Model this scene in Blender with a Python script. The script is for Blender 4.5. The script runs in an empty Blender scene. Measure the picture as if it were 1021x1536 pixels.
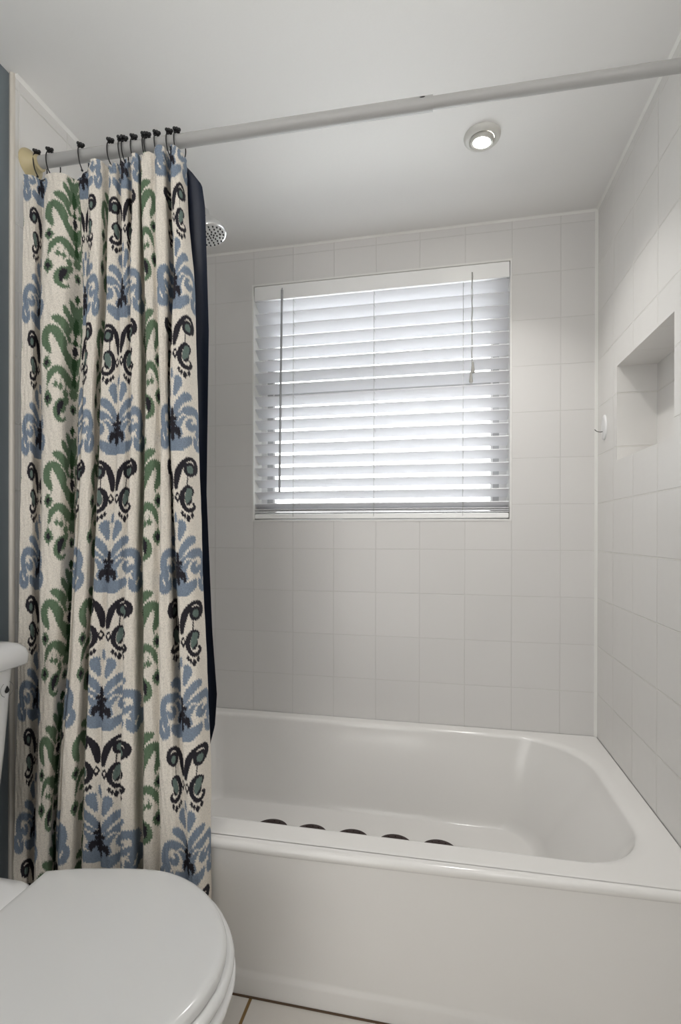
import bpy, bmesh, math, random
import numpy as np
from mathutils import Vector, Matrix

random.seed(7)
POW_H = 10.0
POW_C, POW_V = 3.4, 1.6
rng = np.random.default_rng(7)
scene = bpy.context.scene
COL = scene.collection
PI = math.pi

# ------------------------------------------------------------------ helpers
def lin(c):
    c = c / 255.0
    return c / 12.92 if c <= 0.04045 else ((c + 0.055) / 1.055) ** 2.4

def rgb(r, g, b):
    return (lin(r), lin(g), lin(b), 1.0)

def tag(o, label=None, cat=None, group=None, kind=None):
    if label: o['label'] = label
    if cat: o['category'] = cat
    if group: o['group'] = group
    if kind: o['kind'] = kind
    return o

def empty(name, loc=(0, 0, 0)):
    o = bpy.data.objects.new(name, None)
    o.location = loc
    o.empty_display_size = 0.05
    COL.objects.link(o)
    return o

def link_mesh(name, verts, faces, mats, parent=None, smooth=True, fmat=None, angle=None):
    me = bpy.data.meshes.new(name)
    me.from_pydata([tuple(v) for v in verts], [], faces)
    if not isinstance(mats, (list, tuple)):
        mats = [mats]
    for m in mats:
        me.materials.append(m)
    if fmat is not None:
        me.polygons.foreach_set('material_index', fmat)
    me.validate()
    bm = bmesh.new(); bm.from_mesh(me)
    bmesh.ops.recalc_face_normals(bm, faces=bm.faces)
    if angle is not None:
        for e in bm.edges:
            if len(e.link_faces) == 2 and e.calc_face_angle(0) > angle:
                e.smooth = False
    bm.to_mesh(me); bm.free()
    if smooth:
        me.polygons.foreach_set('use_smooth', [True] * len(me.polygons))
    me.update()
    o = bpy.data.objects.new(name, me)
    COL.objects.link(o)
    if parent is not None:
        o.parent = parent
        o.matrix_parent_inverse = Matrix.Translation(-Vector(parent.location))
    return o

class MB:
    """collects shapes that make up ONE part"""
    def __init__(self):
        self.v = []; self.f = []; self.m = []
    def add(self, v, f, mi=0):
        b = len(self.v)
        self.v += [tuple(p) for p in v]
        self.f += [tuple(b + i for i in q) for q in f]
        self.m += [mi] * len(f)
        return self
    def box(self, a, b, mi=0):
        x0, y0, z0 = a; x1, y1, z1 = b
        v = [(x0,y0,z0),(x1,y0,z0),(x1,y1,z0),(x0,y1,z0),(x0,y0,z1),(x1,y0,z1),(x1,y1,z1),(x0,y1,z1)]
        f = [(0,3,2,1),(4,5,6,7),(0,1,5,4),(1,2,6,5),(2,3,7,6),(3,0,4,7)]
        return self.add(v, f, mi)
    def loft(self, rings, closed=True, cap0=True, cap1=True, mi=0):
        n = len(rings[0]); v = []; f = []
        for r in rings: v += list(r)
        for i in range(len(rings) - 1):
            for j in range(n if closed else n - 1):
                k = (j + 1) % n
                f.append((i*n+j, i*n+k, (i+1)*n+k, (i+1)*n+j))
        if cap0: f.append(tuple(range(n - 1, -1, -1)))
        if cap1: f.append(tuple((len(rings)-1)*n + j for j in range(n)))
        return self.add(v, f, mi)
    def tube(self, pts, r, n=10, mi=0, caps=True):
        pts = [Vector(p) for p in pts]
        rings = []
        rad = r if hasattr(r, '__len__') else [r] * len(pts)
        up = Vector((0.31, 0.17, 0.93)).normalized()
        for i, p in enumerate(pts):
            t = (pts[min(i+1, len(pts)-1)] - pts[max(i-1, 0)])
            if t.length < 1e-9: t = Vector((0, 0, 1))
            t.normalize()
            if abs(t.dot(up)) > 0.95: up = Vector((1, 0, 0)) if abs(t.x) < .9 else Vector((0, 1, 0))
            a = (up - t * up.dot(t)).normalized(); b = t.cross(a); up = a
            rings.append([p + (a*math.cos(2*PI*k/n) + b*math.sin(2*PI*k/n))*rad[i] for k in range(n)])
        return self.loft(rings, True, caps, caps, mi)
    def lathe(self, prof, origin=(0,0,0), axis=(0,0,1), n=32, mi=0, cap0=True, cap1=True):
        """prof: (radius, height along axis)"""
        ax = Vector(axis).normalized()
        a = ax.orthogonal().normalized(); b = ax.cross(a); o = Vector(origin)
        rings = [[o + ax*h + (a*math.cos(2*PI*k/n) + b*math.sin(2*PI*k/n))*max(r, 1e-5) for k in range(n)] for r, h in prof]
        return self.loft(rings, True, cap0, cap1, mi)
    def sphere(self, c, r, n=10, sc=(1,1,1), mi=0):
        c = Vector(c); rings = []
        for i in range(1, n):
            th = PI*i/n
            rings.append([c + Vector((math.sin(th)*math.cos(2*PI*k/(n+4))*sc[0], math.sin(th)*math.sin(2*PI*k/(n+4))*sc[1], math.cos(th)*sc[2]))*r for k in range(n+4)])
        return self.loft(rings, True, True, True, mi)
    def build(self, name, mats, parent=None, smooth=True, angle=0.7, bevel=None, seg=3):
        o = link_mesh(name, self.v, self.f, mats, parent, smooth, self.m, angle)
        if bevel:
            md = o.modifiers.new('bevel', 'BEVEL'); md.width = bevel; md.segments = seg
            md.limit_method = 'ANGLE'; md.angle_limit = 0.6; md.harden_normals = False
            for e in o.data.edges: pass
        return o

def catmull(P, n):
    """Catmull-Rom through P (k,d) with n samples per span"""
    P = np.array(P, float)
    Q = np.vstack([2*P[0]-P[1], P, 2*P[-1]-P[-2]])
    out = []
    for i in range(1, len(Q) - 2):
        t = np.linspace(0, 1, n, endpoint=False)[:, None]
        p0, p1, p2, p3 = Q[i-1], Q[i], Q[i+1], Q[i+2]
        out.append(0.5*((2*p1) + (-p0+p2)*t + (2*p0-5*p1+4*p2-p3)*t**2 + (-p0+3*p1-3*p2+p3)*t**3))
    out.append(P[-1:])
    return np.vstack(out)

# ------------------------------------------------------------------ materials
def mat_new(name):
    m = bpy.data.materials.new(name); m.use_nodes = True
    nt = m.node_tree
    return m, nt, nt.nodes['Principled BSDF']

def simple(name, col, rough=0.5, metal=0.0, bump=None, coat=0.0, spec=None, var=0.0):
    m, nt, b = mat_new(name)
    b.inputs['Base Color'].default_value = col
    b.inputs['Roughness'].default_value = rough
    b.inputs['Metallic'].default_value = metal
    b.inputs['Coat Weight'].default_value = coat
    if spec is not None: b.inputs['Specular IOR Level'].default_value = spec
    tc = nt.nodes.new('ShaderNodeTexCoord')
    if bump:
        nz = nt.nodes.new('ShaderNodeTexNoise'); nz.inputs['Scale'].default_value = bump[0]; nz.inputs['Detail'].default_value = 3
        bp = nt.nodes.new('ShaderNodeBump'); bp.inputs['Strength'].default_value = bump[1]; bp.inputs['Distance'].default_value = bump[2]
        nt.links.new(tc.outputs['Object'], nz.inputs['Vector'])
        nt.links.new(nz.outputs['Fac'], bp.inputs['Height'])
        nt.links.new(bp.outputs['Normal'], b.inputs['Normal'])
    if var:
        n2 = nt.nodes.new('ShaderNodeTexNoise'); n2.inputs['Scale'].default_value = 4.0; n2.inputs['Detail'].default_value = 4
        rp = nt.nodes.new('ShaderNodeValToRGB')
        rp.color_ramp.elements[0].position = 0.35; rp.color_ramp.elements[1].position = 0.65
        rp.color_ramp.elements[0].color = tuple(c*(1-var) for c in col[:3]) + (1,)
        rp.color_ramp.elements[1].color = col
        nt.links.new(tc.outputs['Object'], n2.inputs['Vector'])
        nt.links.new(n2.outputs['Fac'], rp.inputs['Fac'])
        nt.links.new(rp.outputs['Color'], b.inputs['Base Color'])
    return m

def tile_mat(name, u_axis, u_off, v_axis, v_off, pu, pv, col, grout, mortar=0.0022, rough=0.16, bstr=0.6, wav=0.05):
    """square glazed tiles from the world position: lines at u = u_off + k*pu, v = v_off + k*pv"""
    m, nt, b = mat_new(name)
    geo = nt.nodes.new('ShaderNodeNewGeometry')
    sep = nt.nodes.new('ShaderNodeSeparateXYZ'); nt.links.new(geo.outputs['Position'], sep.inputs[0])
    def off(ax, o):
        a = nt.nodes.new('ShaderNodeMath'); a.operation = 'SUBTRACT'
        nt.links.new(sep.outputs[ax], a.inputs[0]); a.inputs[1].default_value = o
        return a.outputs[0]
    cmb = nt.nodes.new('ShaderNodeCombineXYZ')
    nt.links.new(off(u_axis, u_off), cmb.inputs[0]); nt.links.new(off(v_axis, v_off), cmb.inputs[1])
    # slight unevenness of hand set tiles
    br = nt.nodes.new('ShaderNodeTexBrick')
    br.offset = 0.0; br.squash = 1.0
    br.inputs['Scale'].default_value = 1.0
    br.inputs['Brick Width'].default_value = pu
    br.inputs['Row Height'].default_value = pv
    br.inputs['Mortar Size'].default_value = mortar * 0.5
    br.inputs['Mortar Smooth'].default_value = 0.4
    br.inputs['Bias'].default_value = 0.0
    br.inputs['Color1'].default_value = col
    br.inputs['Color2'].default_value = tuple(c*0.975 for c in col[:3]) + (1,)
    br.inputs['Mortar'].default_value = grout
    nt.links.new(cmb.outputs[0], br.inputs['Vector'])
    nt.links.new(br.outputs['Color'], b.inputs['Base Color'])
    inv = nt.nodes.new('ShaderNodeMath'); inv.operation = 'SUBTRACT'; inv.inputs[0].default_value = 1.0
    nt.links.new(br.outputs['Fac'], inv.inputs[1])
    nz = nt.nodes.new('ShaderNodeTexNoise'); nz.inputs['Scale'].default_value = 9.0; nz.inputs['Detail'].default_value = 2
    nt.links.new(geo.outputs['Position'], nz.inputs['Vector'])
    b1 = nt.nodes.new('ShaderNodeBump'); b1.inputs['Strength'].default_value = wav; b1.inputs['Distance'].default_value = 0.02
    nt.links.new(nz.outputs['Fac'], b1.inputs['Height'])
    b2 = nt.nodes.new('ShaderNodeBump'); b2.inputs['Strength'].default_value = bstr; b2.inputs['Distance'].default_value = 0.003
    nt.links.new(inv.outputs[0], b2.inputs['Height'])
    nt.links.new(b1.outputs['Normal'], b2.inputs['Normal'])
    nt.links.new(b2.outputs['Normal'], b.inputs['Normal'])
    b.inputs['Roughness'].default_value = rough
    return m

P = 0.157                      # tile pitch
ZL = 0.980                     # one horizontal joint
TILE = rgb(222, 220, 218); GROUT = rgb(212, 210, 207)
M_back = tile_mat('back wall tile', 'X', -0.1146, 'Z', ZL, P, P*1.0065, TILE, GROUT, mortar=0.0030, bstr=0.5, rough=0.34)
M_side = tile_mat('side wall tile', 'Y', -0.1609, 'Z', ZL, P, P*1.0065, rgb(228, 226, 223), rgb(232, 230, 225), mortar=0.004, bstr=0.9, rough=0.24)
M_floor = tile_mat('floor tile', 'X', -0.922, 'Y', -0.88, 0.31, 0.31, rgb(226, 221, 214), rgb(138, 108, 68), mortar=0.009, rough=0.22, bstr=0.4, wav=0.02)
M_ceil = simple('ceiling paint', rgb(240, 239, 237), 0.6, bump=(140, 0.08, 0.002))
M_paint = simple('white trim paint', rgb(232, 231, 228), 0.35, bump=(40, 0.05, 0.002))
M_caulk = simple('white caulk', rgb(236, 235, 231), 0.35)
M_blue = simple('blue grey wall paint', rgb(112, 121, 127), 0.55, bump=(160, 0.1, 0.002))
M_enam = simple('tub enamel', rgb(232, 230, 227), 0.15, coat=0.0, bump=(3.0, 0.02, 0.01))
M_porc = simple('toilet porcelain', rgb(230, 230, 230), 0.10, coat=0.3)
M_seat = simple('toilet seat plastic', rgb(215, 215, 214), 0.16)
M_rod = simple('grey enamelled rod', rgb(172, 171, 169), 0.42)
M_flange = simple('beige plastic', rgb(190, 176, 138), 0.45)
M_black = simple('black wire', rgb(22, 22, 24), 0.4)
M_chrome = simple('chrome', rgb(225, 225, 225), 0.08, metal=1.0)
M_nozzle = simple('dark rubber nozzle', rgb(40, 40, 42), 0.5)
M_liner = simple('navy liner', rgb(24, 32, 50), 0.45, bump=(60, 0.15, 0.003))
M_disc = simple('dark brown rubber', rgb(46, 31, 29), 0.65)
M_vinyl = simple('white vinyl frame', rgb(232, 232, 232), 0.3)
M_liner_grey = simple('grey jamb liner', rgb(186, 186, 188), 0.5)
M_cord = simple('white cord', rgb(208, 208, 206), 0.7)
M_cordg = simple('grey cord', rgb(165, 163, 158), 0.7)
M_wand = simple('grey clear wand', rgb(160, 161, 164), 0.25)
M_mark = simple('printed grey mark', rgb(120, 122, 122), 0.6)
M_drop = simple('printed black mark', rgb(25, 27, 28), 0.6)
M_slot = simple('dark slot', rgb(30, 30, 30), 0.7)

# white blind: faux wood slats that let a little daylight through
M_slat, nt, b = mat_new('white faux wood slat')
b.inputs['Base Color'].default_value = rgb(243, 243, 246)
b.inputs['Roughness'].default_value = 0.35
tr = nt.nodes.new('ShaderNodeBsdfTranslucent'); tr.inputs['Color'].default_value = rgb(240, 240, 241)
mx = nt.nodes.new('ShaderNodeMixShader'); mx.inputs[0].default_value = 0.19
out = nt.nodes['Material Output']
nt.links.new(b.outputs[0], mx.inputs[1]); nt.links.new(tr.outputs[0], mx.inputs[2]); nt.links.new(mx.outputs[0], out.inputs[0])

M_val = simple('white blind valance', rgb(248, 248, 247), 0.35)
# clear pane
M_glass, nt, b = mat_new('window glass')
tp = nt.nodes.new('ShaderNodeBsdfTransparent'); tp.inputs['Color'].default_value = (0.96, 0.98, 0.98, 1)
gl = nt.nodes.new('ShaderNodeBsdfGlossy'); gl.inputs['Roughness'].default_value = 0.02
fr = nt.nodes.new('ShaderNodeFresnel'); fr.inputs['IOR'].default_value = 1.45
mx = nt.nodes.new('ShaderNodeMixShader')
nt.links.new(fr.outputs[0], mx.inputs[0]); nt.links.new(tp.outputs[0], mx.inputs[1]); nt.links.new(gl.outputs[0], mx.inputs[2])
nt.links.new(mx.outputs[0], nt.nodes['Material Output'].inputs[0])

# lit lamp lens
M_lens, nt, b = mat_new('lit lamp lens')
b.inputs['Base Color'].default_value = (1, 1, 1, 1)
b.inputs['Emission Color'].default_value = rgb(255, 250, 238)
b.inputs['Emission Strength'].default_value = 80.0

# printed cotton: colour attribute holds the dye of the ikat print, bump the crinkled weave
M_cloth, nt, b = mat_new('ikat printed cotton')
at = nt.nodes.new('ShaderNodeAttribute'); at.attribute_name = 'dye'
tc = nt.nodes.new('ShaderNodeTexCoord')
n1 = nt.nodes.new('ShaderNodeTexNoise'); n1.inputs['Scale'].default_value = 95; n1.inputs['Detail'].default_value = 3; n1.inputs['Roughness'].default_value = 0.6
n2 = nt.nodes.new('ShaderNodeTexNoise'); n2.inputs['Scale'].default_value = 420; n2.inputs['Detail'].default_value = 2
nt.links.new(tc.outputs['Object'], n1.inputs['Vector']); nt.links.new(tc.outputs['Object'], n2.inputs['Vector'])
mul = nt.nodes.new('ShaderNodeMixRGB'); mul.blend_type = 'MULTIPLY'; mul.inputs[0].default_value = 0.55
rp = nt.nodes.new('ShaderNodeValToRGB'); rp.color_ramp.elements[0].position = 0.3; rp.color_ramp.elements[0].color = (0.62, 0.62, 0.62, 1)
rp.color_ramp.elements[1].position = 0.6; rp.color_ramp.elements[1].color = (1, 1, 1, 1)
nt.links.new(n2.outputs['Fac'], rp.inputs['Fac'])
nt.links.new(at.outputs['Color'], mul.inputs[1]); nt.links.new(rp.outputs['Color'], mul.inputs[2])
nt.links.new(mul.outputs[0], b.inputs['Base Color'])
bp = nt.nodes.new('ShaderNodeBump'); bp.inputs['Strength'].default_value = 0.55; bp.inputs['Distance'].default_value = 0.004
nt.links.new(n1.outputs['Fac'], bp.inputs['Height']); nt.links.new(bp.outputs['Normal'], b.inputs['Normal'])
b.inputs['Roughness'].default_value = 0.85; b.inputs['Specular IOR Level'].default_value = 0.15

# ------------------------------------------------------------------ room shell
CEIL = 2.12
XL = -1.497       # face of the left tiled wall
XP = -1.509       # painted wall behind it
YT = -0.801       # where the tile ends
YF = -2.45        # front wall
W0, W1, WZ0, WZ1 = -1.214, -0.278, 1.088, 1.980   # window opening
WD = 0.13

def quad(mb, a, b_, c, d, mi=0): mb.add([a, b_, c, d], [(0, 1, 2, 3)], mi)

mb = MB(); mb.box((-1.7, YF - 0.1, -0.08), (0.25, 0.25, 0.0))
tag(mb.build('floor', M_floor, smooth=False), kind='structure')
mb = MB(); mb.box((-1.7, YF - 0.1, CEIL), (0.25, 0.25, CEIL + 0.08))
tag(mb.build('ceiling', M_ceil, smooth=False), kind='structure')

# back wall with the window opening
mb = MB()
mb.box((-1.7, 0, 0), (W0, WD, CEIL)); mb.box((W1, 0, 0), (0.25, WD, CEIL))
mb.box((W0, 0, 0), (W1, WD, WZ0)); mb.box((W0, 0, WZ1), (W1, WD, CEIL))
o = mb.build('wall_back', [M_back, M_paint], smooth=False)
for p in o.data.polygons:
    if abs(p.normal.y) < 0.5: p.material_index = 1
tag(o, kind='structure')

# right wall with the niche
N0, N1, NZ0, NZ1, ND = -0.562, -0.191, 1.255, 1.534, 0.108
mb = MB()
mb.box((0, N1, 0), (0.2, 0.0, CEIL)); mb.box((0, YF, 0), (0.2, N0, CEIL))
mb.box((0, N0, 0), (0.2, N1, NZ0)); mb.box((0, N0, NZ1), (0.2, N1, CEIL)); mb.box((ND, N0, NZ0), (0.2, N1, NZ1))
tag(mb.build('wall_right', M_side, smooth=False), kind='structure')

# left wall: tiled slab, proud of the blue painted wall
mb = MB()
mb.box((-1.7, YF, 0), (XP, YT, CEIL), 0)
mb.box((-1.7, YT, 0), (XL, 0.0, CEIL), 1)
o = mb.build('wall_left', [M_blue, M_side, M_paint], smooth=False)
tag(o, kind='structure')
for p in o.data.polygons:
    if p.material_index == 1 and p.normal.y < -0.5: p.material_index = 2
DX0, DX1, DZ = -1.42, -0.70, 2.03
mb = MB(); mb.box((-1.7, YF - 0.1, 0), (DX0, YF, CEIL)); mb.box((DX1, YF - 0.1, 0), (0.25, YF, CEIL)); mb.box((DX0, YF - 0.1, DZ), (DX1, YF, CEIL))
# added hall box behind an added doorway, keeps the sky light out
mb.box((-1.8, YF - 1.2, -0.08), (-0.3, YF - 0.1, 0.0)); mb.box((-1.8, YF - 1.2, CEIL + 0.3), (-0.3, YF - 0.1, CEIL + 0.38))
mb.box((-1.8, YF - 1.2, 0), (-1.7, YF, CEIL + 0.3)); mb.box((-0.4, YF - 1.2, 0), (-0.3, YF - 0.1, CEIL + 0.3)); mb.box((-1.8, YF - 1.3, -0.08), (-0.3, YF - 1.2, CEIL + 0.38))
mb.box((-1.8, YF - 0.1, CEIL), (-0.3, YF, CEIL + 0.38))
tag(mb.build('wall_front', M_paint, smooth=False), kind='structure')

# bullnose edge of the tile and the caulk beads
mb = MB()
rings = []
for z in (0.0, CEIL):
    rings.append([(XP, YT, z), (XP, YT - 0.004, z), (XP + 0.006, YT - 0.007, z), (XL - 0.002, YT - 0.006, z), (XL + 0.0005, YT - 0.003, z), (XL + 0.0008, YT + 0.001, z), (XL - 0.004, YT + 0.002, z)])
mb.loft(rings)
tag(mb.build('trim_1', simple('cream tile edge', rgb(206, 200, 190), 0.3)), kind='structure')
def bead(name, a, b_, d1, d2, s=0.006):
    a = Vector(a); b_ = Vector(b_); d1 = Vector(d1); d2 = Vector(d2)
    r = lambda p: [p - d1*.001 - d2*.001, p + d1*s, p + d1*s*.45 + d2*s*.45, p + d2*s]
    mb = MB(); mb.loft([r(a), r(b_)])
    tag(mb.build(name, M_caulk), kind='structure')
bead('trim_2', (XL, YT, CEIL), (XL, 0, CEIL), (1, 0, 0), (0, 0, -1), 0.007)
bead('trim_3', (0, YT - 0.6, CEIL), (0, 0, CEIL), (-1, 0, 0), (0, 0, -1), 0.006)
bead('trim_4', (XL, 0, CEIL), (0, 0, CEIL), (0, -1, 0), (0, 0, -1), 0.006)
bead('trim_5', (0, 0, 0.36), (0, 0, CEIL), (-1, 0, 0), (0, -1, 0), 0.008)
bead('trim_6', (XL, 0, 0.36), (XL, 0, CEIL), (1, 0, 0), (0, -1, 0), 0.008)
# thin tile lip round the window opening
mb = MB()
t = 0.006
mb.box((W0 - t, -0.0015, WZ0 - t), (W0, 0.0, WZ1 + t)); mb.box((W1, -0.0015, WZ0 - t), (W1 + t, 0.0, WZ1 + t))
mb.box((W0, -0.0015, WZ1), (W1, 0.0, WZ1 + t)); mb.box((W0, -0.0015, WZ0 - t), (W1, 0.0, WZ0))
tag(mb.build('trim_7', M_paint, smooth=False), kind='structure')

mb = MB(); mb.box((XL, -0.7545, 0.0), (-0.001, -0.7500, 0.0032))
tag(mb.build('trim_8', simple('brown joint', rgb(92, 72, 54), 0.7), smooth=False), kind='structure')

# ------------------------------------------------------------------ window
win = tag(empty('window_1', ((W0 + W1)/2, 0.1, WZ0)), kind='structure')
G0, G1 = -1.160, -0.334
mb = MB()
mb.box((W0, 0.088, WZ0), (G0 - 0.032, WD, WZ1)); mb.box((G1 + 0.030, 0.088, WZ0), (W1, WD, WZ1))
mb.box((G0 - 0.032, 0.088, WZ0), (G1 + 0.03, WD, WZ0 + 0.03)); mb.box((G0 - 0.032, 0.088, WZ1 - 0.03), (G1 + 0.03, WD, WZ1))
mb.box((G0 - 0.008, 0.092, WZ0 + 0.03), (G0, 0.125, WZ1 - 0.03)); mb.box((G1, 0.092, WZ0 + 0.03), (G1 + 0.008, 0.125, WZ1 - 0.03))
mb.build('window_frame', M_vinyl, win, smooth=False)
mb = MB(); mb.box((G0 - 0.032, 0.094, WZ0 + 0.03), (G0 - 0.008, 0.125, WZ1 - 0.03)); mb.box((G1 + 0.008, 0.094, WZ0 + 0.03), (G1 + 0.03, 0.125, WZ1 - 0.03))
mb.build('jamb_liner', M_liner_grey, win, smooth=False)
mb = MB(); mb.box((G0, 0.09, 1.563), (G1, 0.122, 1.612))
mb.build('meeting_rail', M_liner_grey, win, smooth=False)
mb = MB(); mb.box((G0, 0.106, WZ0 + 0.03), (G1, 0.109, 1.563)); mb.box((G0, 0.114, 1.612), (G1, 0.117, WZ1 - 0.03))
mb.build('pane', M_glass, win, smooth=False)

# ------------------------------------------------------------------ blind
blind = tag(empty('window_blind', ((W0 + W1)/2, 0.03, WZ1 - 0.02)), 'white wooden slat blind hung in the window over the tub, slats half open', 'blind')
B0, B1 = W0 + 0.0015, W1 - 0.0015
mb = MB(); mb.box((B0, 0.002, 1.926), (B1, 0.010, 1.9795)); mb.build('valance', M_val, blind, bevel=0.002)
mb = MB(); mb.box((B0 + 0.006, 0.016, 1.935), (B1 - 0.006, 0.062, 1.979)); mb.build('headrail', M_slat, blind, bevel=0.002)
SL, TILT = 0.050, math.radians(30)
zs0, pitch, NS = 1.9250, 0.0456, 18
ylat = lambda z: 0.013
for i in range(NS):
    z = zs0 - i*pitch
    if z < 1.14: break
    mb = MB(); prof = []
    for k in range(9):
        s = k/8.0
        prof.append((s*SL, 0.0016*math.sin(PI*s)))
    up = [(a, c + 0.0016) for a, c in prof]; dn = [(a, c - 0.0016) for a, c in reversed(prof)]
    pr = up + dn
    rr = []
    for x in (B0, B1):
        rr.append([(x, 0.013 + a*math.cos(TILT) + c*math.sin(TILT), z - a*math.sin(TILT) + c*math.cos(TILT)) for a, c in pr])
    mb.loft(rr); mb.build('slat', M_slat, blind, angle=0.9)
mb = MB()
for k in range(3):
    zz = 1.128 - k*0.0062
    mb.box((B0, 0.012, zz - 0.0016), (B1, 0.060, zz + 0.0016))
mb.build('stacked_slats', M_slat, blind, smooth=False)
mb = MB(); mb.box((B0, 0.010, 1.092), (B1, 0.061, 1.1105)); mb.build('bottom_rail', M_val, blind, bevel=0.003)
for xc in (-1.055, -0.748, -0.431):
    mb = MB()
    mb.tube([(xc - 0.004, 0.0095, 1.93), (xc - 0.004, 0.0095, 1.10)], 0.0009, 6)
    mb.tube([(xc + 0.004, 0.0635, 1.93), (xc + 0.004, 0.0635, 1.10)], 0.0009, 6)
    for i in range(NS):
        z = zs0 - i*pitch - 0.003
        mb.tube([(xc - 0.004, 0.0095, z), (xc + 0.004, 0.0635, z - 0.015)], 0.0007, 5)
    mb.build('ladder_cord', M_cord, blind)
mb = MB(); mb.tube([(-1.101, 0.000, 1.957), (-1.105, -0.001, 1.6), (-1.110, 0.000, 1.193)], 0.0042, 6)
mb.tube([(-1.101, 0.006, 1.968), (-1.101, 0.0, 1.962), (-1.101, 0.0, 1.950)], 0.0022, 6)
mb.build('tilt_wand', M_wand, blind)
mb = MB()
pts = [(-0.404 + 0.0012*math.sin(i*1.7), 0.0015, 1.953 - i*0.0163) for i in range(20)]
mb.tube(pts, 0.0011, 6)
mb.tube([(-0.4065 + 0.001*math.sin(i*1.1), 0.0005, 1.953 - i*0.0172) for i in range(21)], 0.0011, 6)
pc = mb.build('pull_cord', M_cordg, blind)
for (x, z) in ((-0.4025, 1.640), (-0.4085, 1.606)):
    mb = MB(); mb.lathe([(0.0015, 0), (0.0035, -0.004), (0.0045, -0.016), (0.0068, -0.034), (0.0062, -0.040), (0.002, -0.041)], (x, 0.0, z), (0, 0, 1), 14)
    t_ = mb.build('tassel', M_cordg); t_.parent = pc; t_.matrix_parent_inverse = Matrix.Identity(4)
    t_.matrix_world = Matrix.Identity(4)

# ------------------------------------------------------------------ bathtub
tub = tag(empty('bathtub', (-0.75, -0.38, 0.0)), 'white enamelled alcove bathtub below the blind, with a plain front apron', 'bathtub')
def rrect(x0, x1, y0, y1, radii, n=14):
    """counter-clockwise: corners (x1,y0) front right, (x1,y1) back right, (x0,y1) back left, (x0,y0) front left"""
    c = [((x1, y0), radii[0], -PI/2, 0), ((x1, y1), radii[1], 0, PI/2), ((x0, y1), radii[2], PI/2, PI), ((x0, y0), radii[3], PI, 1.5*PI)]
    pts = []
    for (cx, cy), r, a0, a1 in c:
        ox = cx - r if cx == x1 else cx + r
        oy = cy - r if cy == y1 else cy + r
        for k in range(n):
            a = a0 + (a1 - a0)*k/(n - 1)
            pts.append((ox + r*math.cos(a), oy + r*math.sin(a)))
    return pts
def mixr(a, b_, t): return [u + (v - u)*t for u, v in zip(a, b_)]
top = [-1.425, -0.066, -0.686, -0.048]; topR = [0.165, 0.215, 0.12, 0.12]
bot = [-1.330, -0.232, -0.600, -0.120]; botR = [0.13, 0.10, 0.08, 0.10]
RZ, FZ = 0.360, 0.082
prof = []      # (t between top and bottom bounds, z)
for k in range(7):                               # rounded rim edge
    a = PI/2*k/6
    prof.append((-0.16 + 0.20*math.sin(a), RZ - 0.016*(1 - math.cos(a))))
for k in range(1, 9):                            # wall
    s = k/8
    prof.append((0.04 + 0.80*s, RZ - 0.016 - (RZ - 0.016 - FZ - 0.035)*s))
for k in range(1, 9):                            # fillet to the floor
    a = PI/2*k/8
    prof.append((0.84 + 0.16*math.sin(a)*0.6 + 0.16*(1-math.cos(a))*0.9, FZ + 0.035*(1 - math.sin(a))))
rings = []
def yfront(x): return float(np.interp(x, [-1.5, -1.2, -0.98, -0.87, -0.48, -0.2, 0.0], [-0.776, -0.780, -0.782, -0.783, -0.772, -0.763, -0.757]))
LR = 0.011
def outer():
    r = rrect(XL + 0.001, -0.002, -0.77, -0.002, [0.004]*4)
    front = [(x, yfront(x) + LR, RZ) for x in np.linspace(XL + 0.001, -0.002, 14)]
    pts = [(x, y, RZ) for x, y in r]
    # corner blocks of 14: front right, back right, back left, front left
    fr = [(-0.002, yfront(0) + LR, RZ)]*14
    return [(-0.002 - 0.0*k, yfront(0) + LR + 0.0001*k, RZ) for k in range(14)] + pts[14:42] + [(XL + 0.001, yfront(-1.5) + LR - 0.0001*k, RZ) for k in range(14)]
rings.append(outer())
for t_, z in prof:
    bb = mixr(top, bot, t_); rad = mixr(topR, botR, max(0, t_))
    rings.append([(x, y, z) for x, y in rrect(bb[0], bb[1], bb[2], bb[3], rad)])
last = rings[-1]; cx = (bot[0] + bot[1])/2; cy = (bot[2] + bot[3])/2
for s in (0.8, 0.5, 0.2):
    rings.append([(cx + (x - cx)*s, cy + (y - cy)*s, FZ - 0.008*(1 - s)) for x, y, z in last])
mb = MB(); mb.loft(rings, True, False, True)
# rolled front lip, following the slightly bowed front edge; the straight chord of the rim is filled up to it
XS = np.linspace(XL + 0.001, -0.002, 40)
c0_, c1_ = yfront(-1.5) + LR, yfront(0) + LR
rows = []
for x in XS:
    yf = yfront(x); L = [(c0_ + (c1_ - c0_)*(x - XS[0])/(XS[-1] - XS[0]) + 0.001, RZ), (yf + LR + 0.0012, RZ)]
    for k in range(8):
        a = PI*0.80*k/7
        L.append((yf + LR - LR*math.sin(a), RZ - LR + LR*math.cos(a)))
    rows.append([(x, y, z) for y, z in L])
mb.loft(rows, False, False, False)
mb.build('rim_and_basin', M_enam, tub, angle=1.2)
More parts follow.
